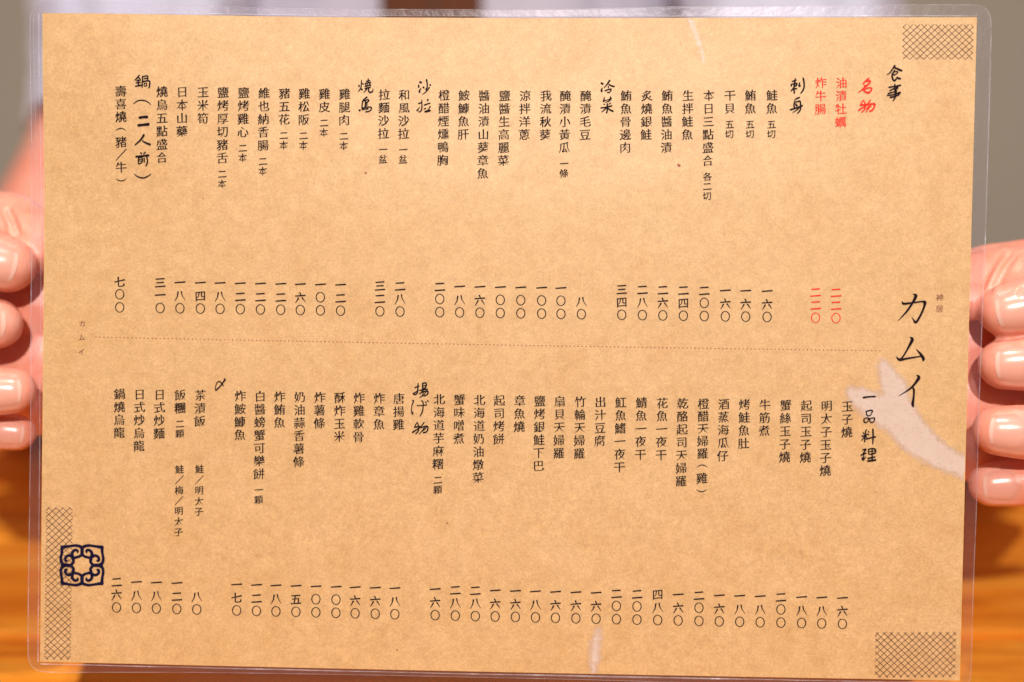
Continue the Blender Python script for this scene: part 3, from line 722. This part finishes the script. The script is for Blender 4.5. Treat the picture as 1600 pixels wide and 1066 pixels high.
# pale brush marks printed under the text
def pale(chain, z=Z_PALE, sub=14, cut=None):
    """chain of (px, py, width): a soft brush sweep with a fading rim"""
    P = [Vector(p) for p in chain]; Q = []
    for i in range(len(P) - 1):
        p0 = P[max(0, i - 1)]; p1 = P[i]; p2 = P[i + 1]; p3 = P[min(len(P) - 1, i + 2)]
        for s in range(sub):
            t = s / sub; t2 = t * t; t3 = t2 * t
            Q.append(0.5 * ((2 * p1) + (p2 - p0) * t + (2 * p0 - 5 * p1 + 4 * p2 - p3) * t2 + (3 * p1 - p0 - 3 * p2 + p3) * t3))
    Q.append(P[-1])
    return Q
def pale_mark(chains, blunt_ends, res=2.0):
    """union of sweeps rasterised to a fine grid of print dots, density falling at the rim"""
    Qs = [pale(c) for c in chains]
    allq = [q for Q in Qs for q in Q]
    x0 = min(q.x - q.z for q in allq); x1 = max(q.x + q.z for q in allq); y0 = min(q.y - q.z for q in allq); y1 = max(q.y + q.z for q in allq)
    nx = int((x1 - x0) / res) + 1; ny = int((y1 - y0) / res) + 1
    dens = {}
    for j in range(ny + 1):
        for i in range(nx + 1):
            x = x0 + i * res; y = y0 + j * res
            d = max((q.z * 0.5 - math.hypot(q.x - x, q.y - y)) for q in allq)
            d += 3.2 * noise.noise(Vector((x * 0.09, y * 0.09, 1))) + 1.6 * noise.noise(Vector((x * 0.3, y * 0.3, 4)))
            dens[i, j] = 0.5 + d / 15.0
    V = []; A = []; idx = {}; Fc = []
    def edge_ok(x, y):
        xr = 1526.5 + (y - 27) * (1499.8 - 1526.5) / 1036.5; yb = 1034 + (x - 62.6) * 29.5 / 1437.2; yt = 27
        return x < xr - 0.5 and y < yb - 0.8 and y > yt + 0.5
    def vid(i, j):
        if (i, j) not in idx:
            idx[i, j] = len(V); V.append(S(x0 + i * res, y0 + j * res, Z_PALE)); A.append(max(0, min(1, dens[i, j])))
        return idx[i, j]
    for j in range(ny):
        for i in range(nx):
            c = [(i, j), (i, j + 1), (i + 1, j + 1), (i + 1, j)]
            if max(dens[k] for k in c) > 0.02 and all(edge_ok(x0 + k[0] * res, y0 + k[1] * res) for k in c):
                Fc.append(tuple(vid(*k) for k in c))
    o = on_paper('pale_brush_mark', V, Fc, M_PALE, 'pale pinkish brush mark printed under the lettering')
    at = o.data.attributes.new('print_cover', 'FLOAT', 'POINT')
    for k, a in enumerate(A): at.data[k].value = a
pale_mark([[(1380, 572, 20), (1388, 590, 30), (1398, 615, 38), (1402, 640, 52), (1420, 672, 56), (1450, 700, 46), (1480, 718, 38), (1512, 734, 34)],
           [(1330, 613, 18), (1342, 620, 32), (1362, 632, 42), (1385, 645, 50), (1405, 655, 54)],
           [(1395, 590, 22), (1405, 604, 26), (1408, 618, 24)]], None)
pale_mark([[(935.5, 984, 8), (931, 1000, 15), (929, 1020, 17), (928, 1036, 14), (926, 1052, 8)]], None, 1.2)
pale_mark([[(1078, 26, 3.5), (1084, 42, 3.2), (1092, 62, 3.0), (1097, 80, 2.2), (1101, 96, 1.2)]], None, 0.8)
# small stains
for sx, sy, w in ((1060.5, 258, 4.2), (571, 270, 3), (1368, 993, 2.2), (621, 1014, 2.4), (699, 817, 2.2), (317, 310, 1.8)):
    V = []; Fc = []
    stroke(V, Fc, [(sx - w * 0.2, sy - w * 0.15, w * 0.8), (sx + w * 0.25, sy + w * 0.2, w)], lambda p: (p.x, p.y), Z_LINE, sub=2)
    on_paper('stain', V, Fc, M_DOT)

# ------------------------------------------------------------------ the person: arms and fists (one body), shirt
def crom(pts, sub):
    P = [Vector(p[:3]) for p in pts]; r = [p[3] for p in pts]; out = []
    for i in range(len(P) - 1):
        i0, i3 = max(0, i - 1), min(len(P) - 1, i + 2)
        for s in range(sub):
            t = s / sub; t2 = t * t; t3 = t2 * t
            f = lambda a, b, c, d: 0.5 * ((2 * b) + (c - a) * t + (2 * a - 5 * b + 4 * c - d) * t2 + (3 * b - a - 3 * c + d) * t3)
            out.append((f(P[i0], P[i], P[i + 1], P[i3]), f(r[i0], r[i], r[i + 1], r[i3])))
    out.append((P[-1], r[-1])); return out
def tube(bm, pts, seg=28, sub=8, up=Vector((0, 0, 1)), flatten=1.0, cap=True):
    """closed limb through (x, y, z, radius) joints, round ends"""
    Q = crom(pts, sub)
    rows = []
    d0 = (Q[1][0] - Q[0][0]).normalized(); d1 = (Q[-1][0] - Q[-2][0]).normalized()
    full = []
    for k in (0.98, 0.9, 0.75, 0.5, 0.25):
        full.append((Q[0][0] - d0 * Q[0][1] * k, Q[0][1] * math.sqrt(1 - k * k)))
    full += Q
    for k in (0.25, 0.5, 0.75, 0.9, 0.98):
        full.append((Q[-1][0] + d1 * Q[-1][1] * k, Q[-1][1] * math.sqrt(1 - k * k)))
    for i, (c, r) in enumerate(full):
        a = full[max(0, i - 1)][0]; b = full[min(len(full) - 1, i + 1)][0]
        d = (b - a).normalized()
        s = d.cross(up).normalized(); n = s.cross(d)
        rows.append([bm.verts.new(c + s * math.cos(2 * math.pi * k / seg) * r + n * math.sin(2 * math.pi * k / seg) * r * flatten) for k in range(seg)])
    for A, B in zip(rows, rows[1:]):
        for k in range(seg):
            bm.faces.new((A[k], A[(k + 1) % seg], B[(k + 1) % seg], B[k]))
    bm.faces.new(rows[0][::-1]); bm.faces.new(rows[-1])
BACK = CAM_M.to_3x3() @ Vector((0, 0, 1))          # towards the reader
RIGHT = Vector((1, 0, 0)); UP = CAM_M.to_3x3() @ Vector((0, 1, 0))
def c4(px, py, dep, r): p = cam_pt(px, py, dep); return (p.x, p.y, p.z, r)

body = bmesh.new()
NAILS = []
def finger(side, tip_px, ty, r, dep, slope, curl_y=0.0, root=None):
    """side -1: photo-left hand, tip points right.  joints: tip, end joint, middle joint, knuckle"""
    s = -side
    k = F / dep                                    # pixels per metre
    R_px = r * k
    tipc = cam_pt(tip_px - s * R_px * 0.92, ty, dep)
    mid = cam_pt(tip_px - s * (R_px * 0.92 + 0.010 * k), ty - slope * 0.010 * k, dep - 0.0006)
    dip = cam_pt(tip_px - s * (R_px * 0.92 + 0.021 * k), ty - slope * 0.021 * k, dep + 0.0008)
    bend = cam_pt(tip_px - s * (R_px * 0.92 + 0.030 * k), ty - slope * 0.030 * k, dep + 0.0065)
    pip = cam_pt(tip_px - s * (R_px * 0.92 + 0.036 * k), ty - slope * 0.036 * k, dep + 0.024)
    kn = cam_pt(tip_px - s * (R_px * 0.92 + 0.010 * k), ty - slope * 0.03 * k + curl_y, dep + 0.047)
    J = [(*tipc, r * 0.90), (*mid, r * 1.0), (*dip, r * 0.97), (*bend, r * 1.04), (*pip, r * 1.12), (*kn, r * 1.18)]
    tube(body, J, 32, 7, UP)
    ax = (tipc - mid).normalized()
    NAILS.append((tipc, ax, r, side))
    return kn
def hand(side, fingers, palm, wrist, forearm, thumb):
    kns = [finger(side, *f) for f in fingers]
    # palm: five metacarpal tubes from the knuckles to the wrist, a pad behind the finger tips
    w = cam_pt(*wrist[:3])
    for kn, f in zip(kns, fingers):
        m = kn.lerp(w, 0.45)
        tube(body, [(*kn, 0.0115), (*(m - BACK * 0.004), 0.0135), (*w, 0.018)], 24, 6, UP)
    for p in palm: tube(body, [c4(*q) for q in p], 28, 7, BACK)
    for t in thumb: tube(body, [c4(*q) for q in t], 30, 8, BACK)
    tube(body, [(*w, 0.026)] + [c4(*q) for q in forearm], 36, 8, BACK)

# photo-left hand (the person's right)
dL = 0.4735
hand(-1,
  [(57, 414, 0.0104, dL, 0.26, -24), (36, 506, 0.0093, dL + 0.001, 0.06, -6), (58, 611, 0.0084, dL - 0.001, -0.02, 4), (57, 676, 0.0068, dL + 0.010, 0.10, -10)],
  [[(10, 440, 0.505, 0.018), (60, 470, 0.508, 0.022), (130, 490, 0.512, 0.022)],
   [(10, 560, 0.508, 0.018), (70, 560, 0.510, 0.022), (140, 520, 0.515, 0.022)],
   [(20, 625, 0.508, 0.014), (75, 600, 0.510, 0.018), (150, 540, 0.516, 0.022)]],
  (205, 510, 0.530), [(110, 535, 0.60, 0.035), (60, 545, 0.67, 0.040), (50, 545, 0.735, 0.043)],
  [[(-30, 372, 0.512, 0.0125), (8, 352, 0.498, 0.0120), (48, 372, 0.492, 0.0115), (110, 388, 0.486, 0.0105), (165, 392, 0.480, 0.0085)],
   [(120, 470, 0.52, 0.02), (70, 410, 0.506, 0.0165), (20, 380, 0.505, 0.0135), (-30, 372, 0.510, 0.012)],
   [(-20, 380, 0.515, 0.012), (-25, 345, 0.512, 0.0115), (20, 352, 0.510, 0.010), (60, 372, 0.506, 0.010)]])
dR = 0.4625
hand(1,
  [(1528, 486, 0.0095, dR, 0.20, -20), (1528, 569, 0.0093, dR + 0.001, 0.04, -6), (1519, 673, 0.0090, dR - 0.001, -0.06, 4), (1513, 757, 0.0082, dR + 0.015, 0.08, -12)],
  [[(1600, 520, 0.494, 0.018), (1530, 530, 0.497, 0.022), (1455, 560, 0.501, 0.022)],
   [(1600, 630, 0.497, 0.018), (1530, 620, 0.499, 0.022), (1455, 590, 0.504, 0.022)],
   [(1590, 698, 0.497, 0.015), (1530, 675, 0.499, 0.018), (1450, 610, 0.505, 0.022)]],
  (1385, 570, 0.520), [(1470, 600, 0.60, 0.035), (1515, 610, 0.67, 0.040), (1520, 610, 0.735, 0.043)],
  [[(1640, 440, 0.500, 0.0125), (1592, 432, 0.486, 0.0105), (1556, 438, 0.484, 0.0110), (1500, 450, 0.480, 0.0105), (1440, 462, 0.474, 0.0085)],
   [(1480, 530, 0.51, 0.02), (1530, 455, 0.494, 0.0150), (1590, 430, 0.492, 0.0120), (1640, 425, 0.492, 0.0125)],
   [(1640, 425, 0.498, 0.0130), (1600, 412, 0.492, 0.0075), (1568, 432, 0.486, 0.006)],
   [(1460, 474, 0.474, 0.008), (1514, 472, 0.4705, 0.0065)]])
# upper arms and shoulder girdle (mostly under the shirt)
tube(body, [c4(50, 545, 0.735, 0.043), c4(98, 400, 0.76, 0.043), c4(186, 215, 0.79, 0.046), c4(230, -60, 0.82, 0.050), c4(320, -260, 0.85, 0.056), c4(700, -330, 0.87, 0.07),
            c4(1120, -260, 0.85, 0.056), c4(1215, -60, 0.82, 0.050), c4(1260, 215, 0.79, 0.046), c4(1400, 520, 0.76, 0.043), c4(1520, 610, 0.735, 0.043)], 40, 8, BACK)
tube(body, [c4(690, -330, 0.885, 0.075), c4(680, 0, 0.895, 0.072), c4(680, 300, 0.905, 0.072)], 40, 8, BACK)
me = bpy.data.meshes.new('person'); bmesh.ops.recalc_face_normals(body, faces=body.faces[:]); body.to_mesh(me); body.free()
tmp = bpy.data.objects.new('tmp', me); COL.objects.link(tmp)
rm = tmp.modifiers.new('r', 'REMESH'); rm.mode = 'VOXEL'; rm.voxel_size = 0.0009; rm.adaptivity = 0
smo = tmp.modifiers.new('s', 'SMOOTH'); smo.factor = 0.5; smo.iterations = 7
bpy.context.view_layer.update(); dg = bpy.context.evaluated_depsgraph_get()
bme = bpy.data.meshes.new_from_object(tmp.evaluated_get(dg), depsgraph=dg)
bpy.data.objects.remove(tmp)
fb = bmesh.new(); fb.from_mesh(bme)
for f in fb.faces: f.material_index = 0
from mathutils.bvhtree import BVHTree
fb.verts.ensure_lookup_table()
def nail_frame(tipc, ax):
    n = (BACK - ax * BACK.dot(ax)).normalized(); return n, ax.cross(n)
HALF = 0.86
def nail_shape(u, v):
    """u across -1..1, v from the cuticle 0 to the free edge 1: rounded ends"""
    return v - 0.11 * u * u * v * v + 0.16 * u * u * (1 - v) ** 2
# the skin sinks a little under each nail and swells into a fold round it
for tipc, ax, r, side in NAILS:
    n, s = nail_frame(tipc, ax); L = r * 1.5; x0 = -L * 0.66
    for vt in fb.verts:
        d = vt.co - tipc
        if d.length > r * 2.6 or d.dot(n) < 0.1 * r: continue
        u = math.atan2(d.dot(s), d.dot(n)) / HALF; a = d.dot(ax)
        v = (a - x0) / L
        e = max((abs(u) - 1) * HALF * r, -v * L - 0.10 * L * 0, (v - 0.98) * L)     # metres outside the plate (negative inside)
        if e < 0: vt.co -= n * 0.00018 * sm(-e / 0.0008)
        elif v < 0.9: vt.co += n * 0.00022 * (1 - sm(abs(e - 0.0012) / 0.0022))
# skin folds of the closed fists
fb.normal_update()
CAM_I = CAM_M.inverted()
def crease(line, wid, dep, zmax):
    L = [Vector(p) for p in line]
    x0 = min(p.x for p in L) - 25; x1 = max(p.x for p in L) + 25; y0 = min(p.y for p in L) - 25; y1 = max(p.y for p in L) + 25
    for vt in fb.verts:
        q = CAM_I @ vt.co
        if -q.z > zmax or q.z > -0.4: continue
        px = 800 + F * q.x / -q.z; py = 533 - F * q.y / -q.z
        if not (x0 < px < x1 and y0 < py < y1) or vt.normal.dot(BACK) < 0.05: continue
        best = 1e9; tt = 0
        for k, (a, b) in enumerate(zip(L, L[1:])):
            d = b - a; t = max(0, min(1, (Vector((px, py)) - a).dot(d) / d.length_squared)); dd = (a + d * t - Vector((px, py))).length
            if dd < best: best = dd; tt = (k + t) / (len(L) - 1)
        m = best / F * -q.z / wid
        taper = sm(min(tt, 1 - tt) / 0.25)
        vt.co += vt.normal * taper * dep * (-math.exp(-m * m) + 0.35 * math.exp(-((m - 2.1) ** 2)))
crease([(1586, 384), (1566, 408), (1552, 436), (1540, 464)], 0.0011, 0.0018, 0.53)
crease([(1612, 392), (1594, 404), (1580, 424)], 0.0009, 0.0008, 0.53)
crease([(10, 322), (20, 345), (30, 374)], 0.0011, 0.0017, 0.53)
crease([(-6, 322), (4, 345), (10, 362)], 0.0009, 0.0008, 0.53)
crease([(1606, 448), (1597, 454), (1592, 466)], 0.0008, 0.0006, 0.50)
crease([(1604, 640), (1592, 634), (1580, 632)], 0.0008, 0.0005, 0.50)
BVH = BVHTree.FromBMesh(fb)
def add_nail(tipc, ax, r, side):
    """a curved plate on the back of the end joint, with a paler free edge"""
    n, s = nail_frame(tipc, ax); L = r * 1.5; nu, nv = 18, 22; grid = []
    for j in range(nv + 1):
        v = j / nv; row = []
        half = HALF * (1 - 0.12 * abs(2 * v - 1) ** 6)
        for i in range(nu + 1):
            u = -1 + 2 * i / nu; a = u * half
            along = -L * 0.66 + nail_shape(u, v) * L
            dirv = (n * math.cos(a) + s * math.sin(a))
            hit = BVH.ray_cast(tipc + ax * along + dirv * r * 1.22, -dirv, r * 1.2)
            p = hit[0] if hit[0] is not None else tipc + ax * along + dirv * r
            hgt = 0.00022 - 0.00045 * abs(u) ** 5 - 0.00045 * (1 - v) ** 6
            row.append(p + dirv * hgt)
        grid.append(row)
    # even out the plate, keeping its rim on the skin
    for _ in range(4):
        g2 = [list(r_) for r_ in grid]
        for j in range(1, nv):
            for i in range(1, nu):
                g2[j][i] = grid[j][i] * 0.4 + (grid[j - 1][i] + grid[j + 1][i] + grid[j][i - 1] + grid[j][i + 1]) * 0.15
        grid = g2
    grid = [[fb.verts.new(p) for p in row] for row in grid]
    for j in range(nv):
        for i in range(nu):
            f = fb.faces.new((grid[j][i], grid[j][i + 1], grid[j + 1][i + 1], grid[j + 1][i]))
            f.material_index = 2 if j >= nv - 2 else 1; f.smooth = True
for nl in NAILS: add_nail(*nl)
me2 = bpy.data.meshes.new('person'); fb.to_mesh(me2); fb.free(); bpy.data.meshes.remove(bme)
person = link('person', me2, [M_SKIN, M_NAIL, M_NAILTIP]); smooth(me2)
tag(person, 'person in a pale lilac shirt holding up the menu with both fists', 'person')

# shirt: front panels, back, and two short sleeves; undershirt
def loft(rings):
    V = []; Fc = []; n = len(rings[0])
    for r in rings: V += r
    return V, Fc, n
def torso(name, mat, grow, gap, parent, seed):
    V = []; Fc = []; nz, na = 46, 150
    c0 = cam_pt(688, 0, 0.885)
    for j in range(nz + 1):
        z = 0.62 - 0.74 * j / nz + (c0.z - 0.24)
        tt = (z - (c0.z - 0.24)) / 0.62
        for i in range(na + 1):
            a0 = gap / 2 + (2 * math.pi - gap) * i / na      # starts right of the opening, goes round the back
            a = a0 - math.pi / 2 + 0.0
            fx = 0.150 + grow; fy = 0.098 + grow
            fold = 0.0065 * noise.noise(Vector((math.cos(a) * 5 + seed, math.sin(a) * 5, z * 2.0))) + 0.004 * noise.noise(Vector((math.cos(a) * 14 + seed, math.sin(a) * 14, z * 4.0)))
            sh = 1.0 - 0.35 * sm((z - c0.z - 0.13) / 0.16)
            r = 1.0
            V.append(Vector((c0.x + math.cos(a) * (fx * sh + fold), c0.y + 0.01 + math.sin(a) * (fy * sh + fold), z)))
    for j in range(nz):
        for i in range(na):
            k = j * (na + 1) + i; Fc.append((k, k + na + 1, k + na + 2, k + 1))
    o = link(name, mesh(name, V, Fc), mat, parent); smooth(o.data)
    sd = o.modifiers.new('thickness', 'SOLIDIFY'); sd.thickness = 0.0015
    return o
def sleeve(pts, parent, seed):
    bm = bmesh.new(); Q = crom([c4(*p) for p in pts], 10); rows = []; seg = 64
    for i, (c, r) in enumerate(Q):
        a = Q[max(0, i - 1)][0]; b = Q[min(len(Q) - 1, i + 1)][0]; d = (b - a).normalized()
        s = d.cross(BACK).normalized(); n = s.cross(d); row = []
        for k in range(seg):
            t = 2 * math.pi * k / seg
            fr = r + 0.0075 * noise.noise(Vector((math.cos(t) * 2.6 + seed, math.sin(t) * 2.6, i * 0.10))) + 0.003 * noise.noise(Vector((math.cos(t) * 7 + seed, math.sin(t) * 7, i * 0.3)))
            row.append(bm.verts.new(c + s * math.cos(t) * fr + n * math.sin(t) * fr))
        rows.append(row)
    for A, B in zip(rows, rows[1:]):
        for k in range(seg): bm.faces.new((A[k], A[(k + 1) % seg], B[(k + 1) % seg], B[k]))
    m = bpy.data.meshes.new('sleeve'); bm.to_mesh(m); bm.free(); smooth(m)
    o = link('sleeve', m, M_SHIRT, parent); sd = o.modifiers.new('thickness', 'SOLIDIFY'); sd.thickness = 0.0015
    return o
shirt = torso('shirt', M_SHIRT, 0.010, 0.36, person, 2.0)
torso('undershirt', M_UNDER, 0.0, 0.0, person, 8.0)
sleeve([(350, -250, 0.85, 0.064), (244, -60, 0.82, 0.060), (216, 110, 0.80, 0.055), (203, 214, 0.79, 0.054)], shirt, 1.0)
sleeve([(1110, -250, 0.85, 0.064), (1215, -60, 0.82, 0.060), (1240, 110, 0.80, 0.056), (1258, 240, 0.79, 0.056)], shirt, 6.0)
